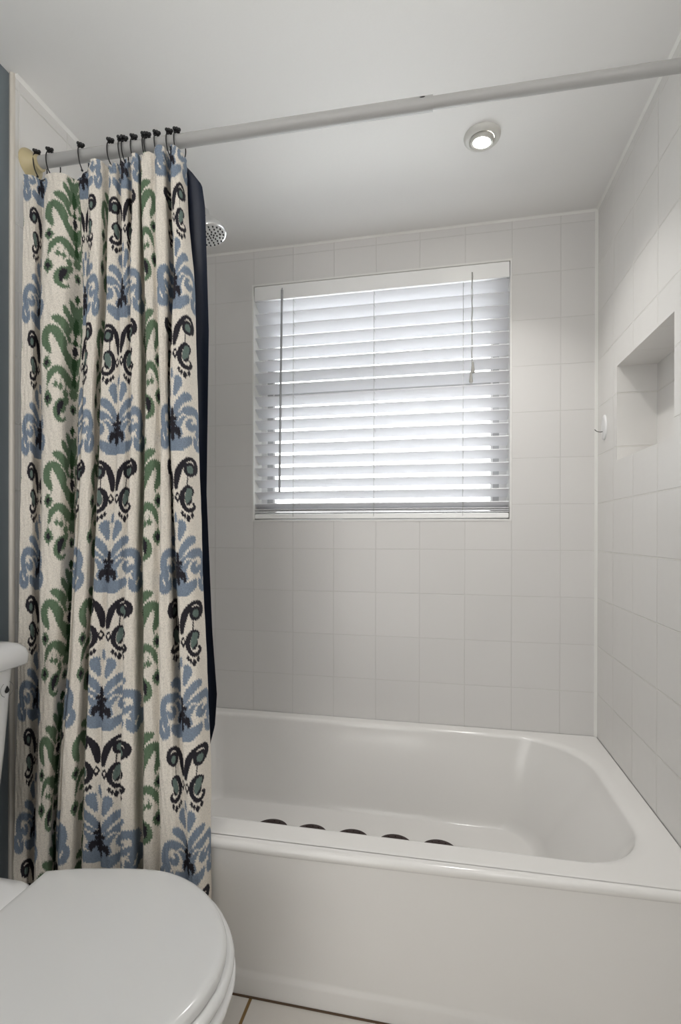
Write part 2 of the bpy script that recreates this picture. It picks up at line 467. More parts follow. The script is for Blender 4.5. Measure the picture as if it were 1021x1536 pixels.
# apron: slightly bellied sheet with a crease above the floor
mb = MB(); rows = []
for x in XS:
    yt = yfront(x) + 0.0045
    A = [(yt, 0.3405), (yt + 0.002, 0.325), (yt + 0.003, 0.30)]
    for z in (0.26, 0.20, 0.14, 0.09, 0.062): A.append((yt + 0.003 + (-0.7495 - yt - 0.003)*((0.30 - z)/0.24)**0.8, z))
    A += [(-0.7495, 0.055), (-0.7525, 0.049), (-0.7525, 0.042), (-0.7515, 0.001), (-0.735, 0.001)]
    rows.append([(x, y, z) for y, z in A])
mb.loft(rows, False, False, False)
mb.build('apron', M_enam, tub, angle=1.2)
mb = MB(); mb.lathe([(0.030, 0.0), (0.030, 0.003), (0.022, 0.004), (0.020, 0.002), (0.004, 0.002)], (-1.24, -0.36, FZ - 0.006), (0, 0, 1), 28)
mb.build('drain', M_chrome, tub)
# grout-stain spot on the apron is left to the reflections

# ------------------------------------------------------------------ anti slip discs in the tub
order = ['leftmost', 'second from left', 'middle', 'second from right', 'rightmost']
for i, (dx, rr) in enumerate(zip((-1.046, -0.915, -0.781, -0.648, -0.514), (0.055,)*5)):
    mb = MB()
    mb.lathe([(0.004, 0.001), (rr - 0.006, 0.0), (rr, 0.002), (rr, 0.005), (rr - 0.004, 0.0075), (rr*0.6, 0.0085), (0.002, 0.0085)], (0, 0, 0), (0, 0, 1), 40)
    for k in range(12):
        a = 2*PI*k/12
        mb.sphere((rr*0.72*math.cos(a), rr*0.72*math.sin(a), 0.0085), 0.003, 6, (1, 1, 0.6))
    o = mb.build('anti_slip_disc', M_disc)
    o.location = (dx, -0.276 if i else -0.273, FZ - 0.003)
    tag(o, f'{order[i]} of the five dark brown round discs on the tub floor' if i != 2 else 'middle one of the five dark brown round discs on the tub floor', 'bath disc', 'dark round discs on the tub floor')

# ------------------------------------------------------------------ toilet
TY = -1.155
toilet = tag(empty('toilet', (-1.15, TY, 0.0)), 'white toilet with closed lid in front of the patterned shower curtain', 'toilet')
HALF = [(-1.214, .143), (-1.165, .160), (-1.117, .171), (-1.06, .182), (-1.005, .186), (-.955, .176), (-.905, .152), (-.865, .118), (-.835, .080), (-.818, .040), (-.812, 0)]
def outline(grow=0.0, half=HALF, n=7):
    h = catmull(half, n)
    ctr = -1.02
    pts = [(x + (grow if x > ctr else -grow*0.3)*min(1, abs(x - ctr)/0.12), d*(1 + grow/0.186)) for x, d in h]
    return [(x, TY - d) for x, d in pts] + [(x, TY + d) for x, d in reversed(pts[:-1])]
def stack(mb, prof, half=HALF):
    """prof: (z, grow)"""
    mb.loft([[(x, y, z) for x, y in outline(g, half)] for z, g in prof])
mb = MB(); stack(mb, [(0.402, -0.004), (0.404, 0.0), (0.412, 0.0), (0.4165, -0.002), (0.4195, -0.007), (0.4208, -0.014), (0.4215, -0.04), (0.422, -0.1)])
mb.build('lid', M_seat, toilet, angle=1.0)
mb = MB(); stack(mb, [(0.383, 0.002), (0.385, 0.008), (0.391, 0.011), (0.397, 0.009), (0.4008, 0.003), (0.4008, -0.02)])
mb.build('seat', M_seat, toilet, angle=1.0)
# bowl: rim outline with a rear deck, narrowing to a pedestal
RIM = [(-1.300, .130), (-1.255, .131), (-1.21, .140), (-1.117, .168), (-1.06, .182), (-1.005, .186), (-.955, .176), (-.905, .152), (-.865, .118), (-.835, .080), (-.818, .040), (-.812, 0)]
def bowl_ring(z, g, xs=1.0, ys=1.0, x0=-1.15):
    return [(x0 + (x - x0)*xs, TY + (y - TY)*ys, z) for x, y in outline(g, RIM)]
mb = MB()
mb.loft([bowl_ring(0.0, 0, .80, .62, -1.17), bowl_ring(0.03, 0, .78, .60, -1.17), bowl_ring(0.12, 0, .74, .56, -1.17), bowl_ring(0.2, 0, .78, .62), bowl_ring(0.27, 0, .87, .78), bowl_ring(0.33, 0, .96, .93),
         bowl_ring(0.355, 0.008, 1.0, 1.0), bowl_ring(0.370, 0.013), bowl_ring(0.378, 0.011), bowl_ring(0.3815, 0.003), bowl_ring(0.3815, -0.03)])
mb.build('bowl', M_porc, toilet, angle=1.0)
mb = MB()
def rr3(x0, x1, hw, r, z): return [(x, y, z) for x, y in rrect(x0, x1, TY - hw, TY + hw, [r]*4, 8)]
mb.loft([rr3(-1.50, -1.22, .120, .03, 0.34), rr3(-1.50, -1.22, .128, .03, 0.385), rr3(-1.50, -1.222, .130, .03, 0.398), rr3(-1.50, -1.228, .126, .03, 0.403), rr3(-1.49, -1.24, .11, .03, 0.404)])
mb.build('deck', M_porc, toilet, angle=1.0)
mb = MB()
mb.loft([rr3(-1.500, -1.345, .135, .035, 0.405), rr3(-1.503, -1.338, .152, .035, 0.43), rr3(-1.506, -1.333, .165, .03, 0.48), rr3(-1.508, -1.330, .182, .03, 0.62), rr3(-1.508, -1.328, .195, .028, 0.776)])
mb.build('tank', M_porc, toilet, angle=1.0)
mb = MB()
e = 0.0
mb.loft([rr3(-1.508, -1.314, .203, .014, 0.776), rr3(-1.508, -1.309, .207, .016, 0.780), rr3(-1.508, -1.308, .208, .016, 0.797), rr3(-1.508, -1.311, .205, .018, 0.809), rr3(-1.508, -1.319, .198, .018, 0.817), rr3(-1.508, -1.332, .186, .016, 0.822), rr3(-1.50, -1.36, .15, .02, 0.824)])
mb.build('tank_lid', M_porc, toilet, angle=1.0)
# printed water mark on the tank front
XT = -1.3275
def tank_x(y, z): return XT - (0.776 - z)*0.012
yc, zc = -0.988, 0.7345
mb = MB()
for k in range(36):
    if k in (7, 8, 9, 10, 11, 25, 26, 27, 28): continue
    a0 = 2*PI*k/36; a1 = 2*PI*(k + 1.0)/36
    v = []
    for r, a in ((.0138, a0), (.0148, a0), (.0148, a1), (.0138, a1)):
        y = yc + r*math.cos(a); z = zc + r*math.sin(a)
        v.append((tank_x(y, z) + 0.0006, y, z))
    mb.add(v, [(0, 1, 2, 3)])
mk = mb.build('printed_mark', M_mark, toilet, smooth=False)
mb = MB(); v = []
for k in range(24):
    a = 2*PI*k/24
    r = 0.0052
    z = r*math.sin(a); y = r*math.cos(a)
    if z > 0: y *= (1 - (z/r))**0.6; z *= 1.9
    v.append((tank_x(yc + y, zc + z) + 0.0008, yc + y, zc + z - 0.002))
mb.add(v, [tuple(range(24))])
dp = mb.build('drop', M_drop, smooth=False); dp.parent = mk

# ------------------------------------------------------------------ curtain rod
def rod_z(x): return 1.915 + (-x/1.5)*0.026
RY = -0.755
rod = tag(empty('curtain_rod', (-0.75, RY, rod_z(-.75))), 'grey telescoping shower curtain rod spanning the tub just below the ceiling', 'curtain rod')
mb = MB(); xj = -0.527
mb.tube([(-1.497, RY, rod_z(-1.497)), (-1.0, RY, rod_z(-1.0)), (xj, RY, rod_z(xj))], 0.0140, 28)
mb.build('thick_tube', M_rod, rod, angle=0.8)
mb = MB(); mb.tube([(xj - 0.05, RY, rod_z(xj - .05)), (-0.3, RY, rod_z(-.3)), (-0.003, RY, rod_z(0))], 0.0116, 28)
mb.build('thin_tube', M_rod, rod, angle=0.8)
mb = MB()
sx = -0.548; sz = rod_z(sx) + 0.004
pts = []
for k in range(12):
    a = 2*PI*k/12
    dx = 0.0058*math.cos(a); an = 0.16*math.sin(a)
    th = 2.80 + an
    pts.append((sx + dx, RY + 0.01425*math.cos(th), rod_z(sx) + 0.01425*math.sin(th)))
mb.add(pts, [tuple(range(12))])
mb.build('slot', M_slot, rod, smooth=False)
mb = MB()
mb.lathe([(0.034, 0.0), (0.034, 0.004), (0.030, 0.010), (0.020, 0.018), (0.0175, 0.030), (0.015, 0.031)], (XL, RY - 0.002, rod_z(XL) - 0.004), (1, 0, 0), 32)
mb.build('end_flange', M_flange, rod)
mb = MB()
mb.lathe([(0.034, 0.0), (0.034, 0.004), (0.030, 0.010), (0.020, 0.018), (0.0165, 0.030), (0.014, 0.031)], (0, RY, rod_z(0)), (-1, 0, 0), 32)
mb.build('end_flange', M_rod, rod)

# ------------------------------------------------------------------ curtain hooks
HX = [-1.470, -1.433, -1.350, -1.268, -1.243, -1.233, -1.207, -1.181, -1.172, -1.150, -1.117, -1.098]
ords = ['first', 'second', 'third', 'fourth', 'fifth', 'sixth', 'seventh', 'eighth', 'ninth', 'tenth', 'eleventh', 'twelfth']
def wire_bm():
    mb = MB(); pts = []
    # front limb over the rod and down in front, back limb behind
    for k in range(26):
        a = PI*1.5*(k/25.0) - PI*0.25
        pts.append((0.004*math.sin(a*0.5), -0.0172*math.cos(PI/2 - a + PI/2), 0.0172*math.sin(PI/2 - a + PI/2)))
    loop = [(0.006, -0.012, -0.042), (0.004, -0.018, -0.030), (0.002, -0.020, -0.015), (0.0, -0.0188, 0.0), (-0.001, -0.0145, 0.0115), (-0.001, -0.006, 0.0178), (0, 0.004, 0.0182), (0, 0.013, 0.013), (0.001, 0.0185, 0.0), (0.002, 0.018, -0.018), (0.003, 0.011, -0.034), (0.004, 0.003, -0.042)]
    c = catmull(loop, 5)
    mb.tube([tuple(p) for p in c], 0.0014, 7)
    mb.sphere((0.006, -0.012, -0.0435), 0.0028, 6)
    mb.sphere((0.004, 0.003, -0.0435), 0.0028, 6)
    return mb
def beads_bm():
    mb = MB()
    mb.sphere((0, -0.008, 0.0205), 0.0044, 8)
    for k in range(5):
        a = 2*PI*k/5 + 0.4
        mb.sphere((0.0055*math.cos(a), -0.009 + 0.0055*math.sin(a), 0.0195 + 0.0012*math.sin(2*a)), 0.0040, 8)
    return mb
h0 = empty('curtain_hook')
w0 = wire_bm().build('wire', M_black, h0)
bd0 = beads_bm().build('bead_cluster', M_black, h0)
GAPS = {0: 'first black beaded curtain hook from the left, right beside the beige rod end',
        1: 'second black beaded curtain hook from the left end of the rod',
        2: 'third black beaded curtain hook from the left, standing alone on the rod',
        10: 'second to last black beaded curtain hook, toward the right edge of the curtain',
        11: 'rightmost black beaded curtain hook, at the open edge of the curtain'}
for i, x in enumerate(HX):
    if i == 0: h = h0
    else:
        h = h0.copy(); COL.objects.link(h)
        for ch in (w0, bd0):
            c = ch.copy(); COL.objects.link(c); c.parent = h
    h.location = (x, RY, rod_z(x))
    h.rotation_euler = (0, 0, random.uniform(-0.25, 0.25))
    tag(h, GAPS.get(i, f'{ords[i]} black beaded curtain hook counted from the left end of the rod'), 'curtain hook', 'black beaded hooks on the curtain rod')

# ------------------------------------------------------------------ ikat print
CREAM = np.array(rgb(226, 219, 208)[:3]); BLUE = np.array(rgb(126, 139, 155)[:3]); GREEN = np.array(rgb(98, 119, 95)[:3])
DGREEN = np.array(rgb(52, 80, 52)[:3]); BLACK = np.array(rgb(44, 42, 48)[:3]); PALE = np.array(rgb(104, 120, 114)[:3])
PU, PV = 0.34, 0.303
NU, NV = 800, 720
uu = (np.arange(NU) + 0.5)/NU*PU          # green axis at 0, blue axis at 0.17
vv = (np.arange(NV) + 0.5)/NV*PV          # v = z mod PV
U, V = np.meshgrid(uu, vv)
def tri(x): return 2*np.abs(x - np.floor(x + 0.5)) - 0.5
def vnoise(x, y, s):
    a = np.sin(x*12.9898 + s)*43758.5453; b_ = np.sin(y*78.233 + s*1.7)*24634.6345
    return np.sin(a*0.002 + b_*0.003)
# feathered edges of the ikat dye
jagV = 0.0050*tri(U/0.0052 + 0.15*np.sin(V*160)) + 0.0012*tri(U/0.0024)
jagU = 0.0032*tri(V/0.0056 + 0.2*np.sin(U*140))
def local(u_axis, z_ref, su, sv):
    du = np.abs(((U - u_axis + PU/2) % PU) - PU/2) + jagU
    dz = ((V - z_ref + PV*0.55) % PV) - PV*0.55 + jagV
    return du/su, dz/sv
def stroke(X, Y, pts, w, n=6):
    """mask inside a tapering stroke; w = half width per point (crop units)"""
    pw = catmull(np.column_stack([np.array(pts, float), np.array(w, float)]), n)
    d = np.full(X.shape, -1e9)
    for a, b_ in zip(pw[:-1], pw[1:]):
        vx, vy = b_[0]-a[0], b_[1]-a[1]; L2 = vx*vx + vy*vy + 1e-9
        t_ = np.clip(((X-a[0])*vx + (Y-a[1])*vy)/L2, 0, 1)
        r = a[2] + (b_[2]-a[2])*t_
        d = np.maximum(d, r - np.hypot(X-a[0]-t_*vx, Y-a[1]-t_*vy))
    return d > 0
def ell(X, Y, c, rx, ry): return ((X-c[0])/rx)**2 + ((Y-c[1])/ry)**2 < 1
def dia(X, Y, c, rx, ry): return np.abs(X-c[0])/rx + np.abs(Y-c[1])/ry < 1
IMG = np.empty((NV, NU, 3)); IMG[:] = CREAM
def paint(mask, col): IMG[mask] = col
# ---- blue medallion + black paisley pair, axis u = 0.17
def frame_b(k):
    du = np.abs(((U - 0.17 + PU/2) % PU) - PU/2) + jagU*k
    dz = ((V - 1.129 + PV*0.74) % PV) - PV*0.74 + jagV*k
    return du/0.000372, dz/0.000350
X, Y = frame_b(0.9)
for pts, w in [
    ([(0, -150), (0, -190)], [10, 12]),
    ([(22, -300), (33, -262), (46, -230)], [11, 21, 28]),
    ([(40, -205), (50, -215)], [22, 22]),
    ([(16, -408), (48, -352), (86, -316), (112, -304)], [15, 23, 27, 25]),
    ([(12, -520), (50, -440), (100, -395), (150, -382), (190, -400), (204, -450), (190, -505), (165, -555), (168, -598), (200, -604), (226, -570), (230, -535), (212, -510)], [32, 30, 28, 27, 26, 28, 27, 24, 22, 24, 24, 20, 14]),
    ([(160, -470), (128, -492), (108, -480), (112, -452), (132, -440)], [16, 22, 20, 14, 8]),
    ([(6, -640), (50, -604), (96, -575), (110, -560)], [34, 34, 30, 22]),
    ([(0, -470), (20, -560), (0, -620)], [40, 52, 40])]:
    paint(stroke(X, Y, pts, w), BLUE)
paint(stroke(X, Y, [(40, -452), (70, -420), (112, -428)], [2, 6, 2]) | stroke(X, Y, [(58, -556), (100, -535), (140, -520), (165, -545)], [4, 10, 9, 3]) | stroke(X, Y, [(48, -400), (90, -360)], [4, 2]), CREAM)
for c, rx, ry in [((2, -425), 11, 50), ((20, -445), 15, 15), ((30, -515), 22, 24), ((44, -538), 11, 24), ((4, -552), 12, 26), ((0, -500), 14, 55), ((12, -478), 16, 16)]:
    paint(ell(X, Y, c, rx, ry), BLACK)
X, Y = frame_b(0.42)
paint(stroke(X, Y, [(16, 8), (22, 60), (42, 122), (74, 166), (108, 184), (142, 172), (158, 135), (146, 98)], [12, 20, 20, 15, 12, 14, 15, 10]), BLACK)
paint(ell(X, Y, (108, 118), 42, 44), BLACK); paint(ell(X, Y, (110, 118), 20, 24), PALE)
paint(stroke(X, Y, [(92, 78), (88, 20)], [3.5, 3.5]), BLACK)
paint(stroke(X, Y, [(112, 2), (92, 10), (66, -8), (52, -50), (58, -95), (86, -126), (116, -124), (134, -104), (122, -84)], [10, 14, 14, 15, 14, 14, 13, 10, 7]), BLACK)
paint(ell(X, Y, (104, -14), 28, 32), BLACK); paint(ell(X, Y, (92, -58), 24, 40), BLACK)
paint(stroke(X, Y, [(102, -12), (90, -50), (82, -80)], [18, 20, 8]), PALE)
for c, rx, ry in [((50, -146), 8, 16), ((66, -162), 9, 17), ((90, -176), 12, 22), ((116, -158), 9, 20)]: paint(dia(X, Y, c, rx*1.4, ry*1.2), BLACK)
paint(dia(X, Y, (24, -50), 21, 36), BLACK); paint(dia(X, Y, (24, -46), 9, 15), CREAM)
# ---- green plume, axis u = 0
X, _ = local(0.0, 1.388, 0.000268, 0.000244)
dzG = ((V - 1.388 + PV*0.36) % PV) - PV*0.36 + jagV
Y = dzG/0.000244
for pts, w in [
    ([(0, 800), (0, 540)], [4, 5]),
    ([(0, 520), (10, 600), (40, 670), (58, 700)], [26, 34, 30, 16]),
    ([(10, 440), (48, 530), (92, 590), (112, 625)], [28, 32, 30, 16]),
    ([(20, 300), (60, 390), (120, 470), (170, 505), (205, 520)], [34, 44, 44, 36, 16]),
    ([(112, 270), (140, 330), (190, 400), (232, 410), (262, 365), (266, 290), (240, 225), (222, 180)], [48, 46, 40, 34, 34, 36, 26, 8]),
    ([(0, 70), (40, 130), (85, 210), (118, 290)], [44, 44, 46, 44]),
    ([(222, 180), (250, 110)], [3, 3]),
    ([(0, -80), (40, -60), (85, -10), (135, 34), (180, 32), (222, -20), (248, -110)], [30, 44, 44, 36, 32, 26, 8]),
    ([(250, -110), (250, -190)], [3, 3]),
    ([(175, -40), (175, -80)], [3, 3]), ([(130, -50), (130, -100)], [3, 3]), ([(82, -60), (82, -140)], [4, 4])]:
    paint(stroke(X, Y, pts, w), GREEN)
for pts, w in [([(0, 380), (0, 100)], [20, 26]), ([(0, 560), (8, 480), (0, 400)], [10, 18, 14]), ([(0, 60), (0, -60)], [10, 24])]:
    paint(stroke(X, Y, pts, w), DGREEN)
paint(dia(X, Y, (0, 750), 28, 60), DGREEN)
paint(dia(X, Y, (30, 380), 26, 60), CREAM)
paint(ell(X, Y, (24, 262), 58, 52), CREAM); paint(stroke(X, Y, [(10, 220), (0, 180)], [30, 4]), CREAM)
paint(dia(X, Y, (0, 250), 30, 74), BLACK)
for c, rx, ry in [((252, 88), 44, 60), ((250, -232), 48, 70)]:
    paint(ell(X, Y, c, rx*.86, ry*.82) | dia(X, Y, c, rx, ry*1.2), GREEN); paint(dia(X, Y, c, rx*.55, ry*.62), BLACK)
for c, rx, ry in [((175, -104), 28, 34), ((130, -120), 28, 38), ((82, -170), 34, 46), ((14, -150), 34, 62)]: paint(dia(X, Y, c, rx, ry), GREEN)
HP = [(66, -215), (92, -250), (140, -275), (172, -330), (168, -385), (130, -425), (95, -415), (82, -395)]
paint(stroke(X, Y, [(82, -200), (84, -240)], [5, 10]), GREEN)
paint(stroke(X, Y, HP, [22, 36, 36, 32, 30, 22, 12, 8]) | ell(X, Y, (120, -300), 44, 60), GREEN)
paint(stroke(X, Y, [(118, -265), (138, -300), (148, -370)], [22, 28, 14]), BLACK)
paint(ell(X, Y, (0, -290), 30, 46), GREEN); paint(dia(X, Y, (0, -300), 18, 30), BLACK)

def dye(u, z):
    fu = (u % PU)/PU*NU - 0.5; fv = (z % PV)/PV*NV - 0.5
    i0 = np.floor(fu).astype(int); j0 = np.floor(fv).astype(int); a = (fu - i0)[..., None]; c = (fv - j0)[..., None]
    g = lambda j, i: IMG[j % NV, i % NU]
    return (g(j0, i0)*(1-a) + g(j0, i0+1)*a)*(1-c) + (g(j0+1, i0)*(1-a) + g(j0+1, i0+1)*a)*c

# ------------------------------------------------------------------ shower curtain
# per height: (z, panels); panel = (left x, right x, print u at left, print u at right), all on the reference plane y = -0.80
LV = [
 (1.890, [(-1.476,-1.416,.080,.175),(-1.416,-1.324,.255,.355),(-1.324,-1.298,.49,.53),(-1.298,-1.247,.535,.645),(-1.247,-1.217,.79,.83),(-1.217,-1.190,.845,.885),(-1.190,-1.163,.90,.945),(-1.163,-1.133,1.05,1.095),(-1.133,-1.096,1.105,1.15),(-1.096,-1.058,1.19,1.26)]),
 (1.765, [(-1.475,-1.416,.080,.175),(-1.416,-1.318,.255,.355),(-1.318,-1.296,.49,.53),(-1.296,-1.248,.535,.645),(-1.248,-1.214,.79,.83),(-1.214,-1.188,.845,.885),(-1.188,-1.162,.90,.945),(-1.162,-1.129,1.05,1.095),(-1.129,-1.092,1.105,1.15),(-1.092,-1.053,1.19,1.26)]),
 (1.560, [(-1.476,-1.422,.080,.175),(-1.422,-1.313,.255,.352),(-1.313,-1.298,.50,.535),(-1.298,-1.252,.54,.64),(-1.252,-1.215,.795,.84),(-1.215,-1.191,.848,.888),(-1.191,-1.156,.896,.942),(-1.156,-1.123,1.05,1.095),(-1.123,-1.086,1.105,1.152),(-1.086,-1.037,1.188,1.258)]),
 (1.312, [(-1.479,-1.422,.080,.175),(-1.422,-1.324,.255,.350),(-1.324,-1.313,.52,.545),(-1.313,-1.269,.548,.630),(-1.269,-1.221,.80,.850),(-1.221,-1.188,.851,.894),(-1.188,-1.154,.895,.940),(-1.154,-1.118,1.05,1.095),(-1.118,-1.091,1.105,1.155),(-1.091,-1.030,1.185,1.255)]),
 (0.840, [(-1.485,-1.423,.080,.175),(-1.423,-1.343,.255,.345),(-1.343,-1.335,.575,.583),(-1.335,-1.289,.584,.640),(-1.289,-1.254,.822,.850),(-1.254,-1.207,.851,.894),(-1.207,-1.158,.895,.940),(-1.158,-1.116,1.055,1.095),(-1.116,-1.073,1.105,1.160),(-1.073,-1.012,1.187,1.255)]),
 (0.470, [(-1.494,-1.434,.080,.172),(-1.434,-1.375,.255,.345),(-1.375,-1.367,.568,.576),(-1.367,-1.308,.577,.637),(-1.308,-1.264,.820,.850),(-1.264,-1.212,.851,.894),(-1.212,-1.157,.895,.938),(-1.157,-1.118,1.055,1.092),(-1.118,-1.053,1.10,1.188),(-1.053,-0.998,1.192,1.255)]),
 (0.260, [(-1.497,-1.439,.080,.170),(-1.439,-1.383,.255,.345),(-1.383,-1.375,.568,.576),(-1.375,-1.317,.577,.637),(-1.317,-1.267,.820,.850),(-1.267,-1.212,.851,.894),(-1.212,-1.157,.895,.938),(-1.157,-1.113,1.055,1.092),(-1.113,-1.045,1.10,1.188),(-1.045,-0.995,1.192,1.255)]),
 (0.060, [(-1.498,-1.440,.080,.170),(-1.440,-1.385,.255,.345),(-1.385,-1.377,.568,.576),(-1.377,-1.319,.577,.637),(-1.319,-1.267,.820,.850),(-1.267,-1.212,.851,.894),(-1.212,-1.157,.895,.938),(-1.157,-1.110,1.055,1.092),(-1.110,-1.042,1.10,1.188),(-1.042,-0.993,1.192,1.255)]),
]
EX, EY = -0.507, -1.798
def slide(x, y): return EX + (x - EX)*(y - EY)/(-0.80 - EY)      # folds lie along the room's diagonal
def panel_depth(j, z):
    """front and back y of a panel"""
    up_ = min(1.0, max(0.0, (z - 1.45)/0.44))
    big = {0: .040, 1: .062, 2: .012, 3: .050, 4: .030, 5: .034, 6: .052, 7: .044, 8: .064, 9: .052}[j]*(1 - 0.45*up_)
    yb = -0.796 + 0.026*up_
    return yb - big, yb
NF, NH = 26, 6
def build_level(z, panels):
    C = []     # control points (x, y, u) : A, M, B, H per panel
    n = len(panels)
    for j, (xl, xr, ul, ur) in enumerate(panels):
        yf, yb = panel_depth(j, z)
        w = xr - xl
        gap = (panels[j+1][2] - ur) if j + 1 < n else 0.05
        cont = gap < 0.012
        if cont: yb = yf + 0.35*(yb - yf)
        C.append((slide(xl, yf), yf, ul))
        ym = yf + 0.15*(yb - yf)
        C.append((slide(xl + 0.52*w, ym), ym, ul + 0.52*(ur - ul)))
        C.append((slide(xr - 0.03*w, yb), yb, ur))
        if j + 1 < n:
            yf2 = panel_depth(j+1, z)[0]
            if cont:
                C.append((slide(xr, 0.5*(yb + yf2)), 0.5*(yb + yf2), ur + gap*0.5))
            else:
                xh = xr + min(0.010, 0.25*(panels[j+1][1] - panels[j+1][0]))
                yh = yb + 0.003
                C.append((slide(xh, yh), yh, ur + gap*0.5))
        else:   # free edge curls back behind
            C.append((slide(xr + 0.002, yb + 0.012), yb + 0.012, ur + 0.02))
            C.append((slide(xr - 0.012, yb + 0.020), yb + 0.020, ur + 0.06))
    C = np.array(C)
    return C
LC = np.array([build_level(z, p) for z, p in LV])       # levels x controls x 3
zl = np.array([l[0] for l in LV])
nC = LC.shape[1]
def sample_path(C):
    """Catmull-Rom with centripetal-ish tension for x,y; linear u"""
    out = []
    m = np.zeros_like(C)
    for i in range(1, len(C) - 1):
        d0 = C[i] - C[i-1]; d1 = C[i+1] - C[i]
        l0 = np.linalg.norm(d0[:2]) + 1e-6; l1 = np.linalg.norm(d1[:2]) + 1e-6
        m[i] = (d0/l0 + d1/l1)*0.5
    m[0] = (C[1] - C[0])/(np.linalg.norm((C[1] - C[0])[:2]) + 1e-6); m[-1] = (C[-1] - C[-2])/(np.linalg.norm((C[-1] - C[-2])[:2]) + 1e-6)
    for i in range(len(C) - 1):
        k = i % 4
        n = NF if k in (0, 1) else NH
        t = np.linspace(0, 1, n, endpoint=False)[:, None]
        L = np.linalg.norm((C[i+1] - C[i])[:2])
        h00 = 2*t**3 - 3*t**2 + 1; h10 = t**3 - 2*t**2 + t; h01 = -2*t**3 + 3*t**2; h11 = t**3 - t**2
        p = h00*C[i] + h10*m[i]*L + h01*C[i+1] + h11*m[i+1]*L
        p[:, 2] = (C[i, 2] + (C[i+1, 2] - C[i, 2])*t[:, 0])
        out.append(p)
    out.append(C[-1:])
    return np.vstack(out)
S = np.array([sample_path(C) for C in LC])               # levels x columns x 3
NC = S.shape[1]; NR = 800
# smooth vertical interpolation (monotone cubic over the levels)
zr = np.linspace(1.890, 0.060, NR)
zlr = zl[::-1]; Sr = S[::-1]
def pchip(x, Yv, xq):
    h = np.diff(x); d = np.diff(Yv, axis=0)/h[:, None, None]
    m = np.zeros_like(Yv)
    for i in range(1, len(x) - 1):
        same = d[i-1]*d[i] > 0
        w1 = 2*h[i] + h[i-1]; w2 = h[i] + 2*h[i-1]
        with np.errstate(divide='ignore', invalid='ignore'):
            hm = (w1 + w2)/(w1/d[i-1] + w2/d[i])
        m[i] = np.where(same, hm, 0)
    m[0] = d[0]; m[-1] = d[-1]
    idx = np.clip(np.searchsorted(x, xq, side='right') - 1, 0, len(x) - 2)
    t = ((xq - x[idx])/h[idx])[:, None, None]; H = h[idx][:, None, None]
    return (2*t**3-3*t**2+1)*Yv[idx] + (t**3-2*t**2+t)*H*m[idx] + (-2*t**3+3*t**2)*Yv[idx+1] + (t**3-t**2)*H*m[idx+1]
G = pchip(zlr, Sr, zr)                                    # rows x cols x 3
uG = G[..., 2]; xG = G[..., 0].copy(); yG = G[..., 1].copy()
zG = np.repeat(zr[:, None], NC, 1)
# top hem: scalloped between hooks, left part hangs lower
colx = xG[0]
topz = np.interp(colx, [-1.48, -1.42, -1.415, -1.335, -1.325, -1.30, -1.25, -1.19, -1.16, -1.10, -1.06], [1.887, 1.876, 1.870, 1.868, 1.884, 1.893, 1.888, 1.889, 1.892, 1.894, 1.880])
for j, (xl, xr, _, _) in enumerate(LV[0][1]):
    s = np.clip((colx - xl)/(xr - xl), 0, 1); inside = (colx >= xl) & (colx <= xr)
    if j > 1: topz = np.where(inside, topz - 0.007*(2*s - 0.7)**2, topz)
fall = np.clip((zG - 1.55)/0.34, 0, 1)**2
zG = zG + fall*(topz[None, :] - 1.890)
# soft wobble of hanging cloth
yG += 0.0016*np.sin(zG*9 + uG*37) + 0.0010*np.sin(zG*23 + uG*61) + 0.0008*np.sin(uG*410 + zG*31)*np.sin(zG*55)
xG += 0.0012*np.sin(zG*7.3 + uG*22)
# crinkles below the top hem
yG += 0.0016*np.exp(-((1.885 - zG)/0.05)**2)*np.sin(zG*260 + uG*40)
zoff = np.where(uG > 1.0, 0.0, 0.0)
colr = dye(uG, zG + zoff)
verts = np.stack([xG, yG, zG], -1).reshape(-1, 3)
ii = np.arange(NR*NC).reshape(NR, NC)
faces = np.stack([ii[:-1, :-1], ii[1:, :-1], ii[1:, 1:], ii[:-1, 1:]], -1).reshape(-1, 4)
me = bpy.data.meshes.new('shower_curtain')
me.vertices.add(len(verts)); me.vertices.foreach_set('co', verts.astype(np.float32).ravel())
me.loops.add(faces.size); me.loops.foreach_set('vertex_index', faces.astype(np.int32).ravel())
me.polygons.add(len(faces)); me.polygons.foreach_set('loop_start', np.arange(0, faces.size, 4, dtype=np.int32))
me.polygons.foreach_set('use_smooth', np.ones(len(faces), bool))
me.update(calc_edges=True)
ca = me.attributes.new('dye', 'FLOAT_COLOR', 'POINT')
ca.data.foreach_set('color', np.concatenate([colr.reshape(-1, 3), np.ones((NR*NC, 1))], 1).astype(np.float32).ravel())
me.materials.append(M_cloth)
curtain = bpy.data.objects.new('shower_curtain', me); COL.objects.link(curtain)
tag(curtain, 'cream fabric shower curtain printed with blue, green and black ikat paisleys, drawn to the left', 'shower curtain')

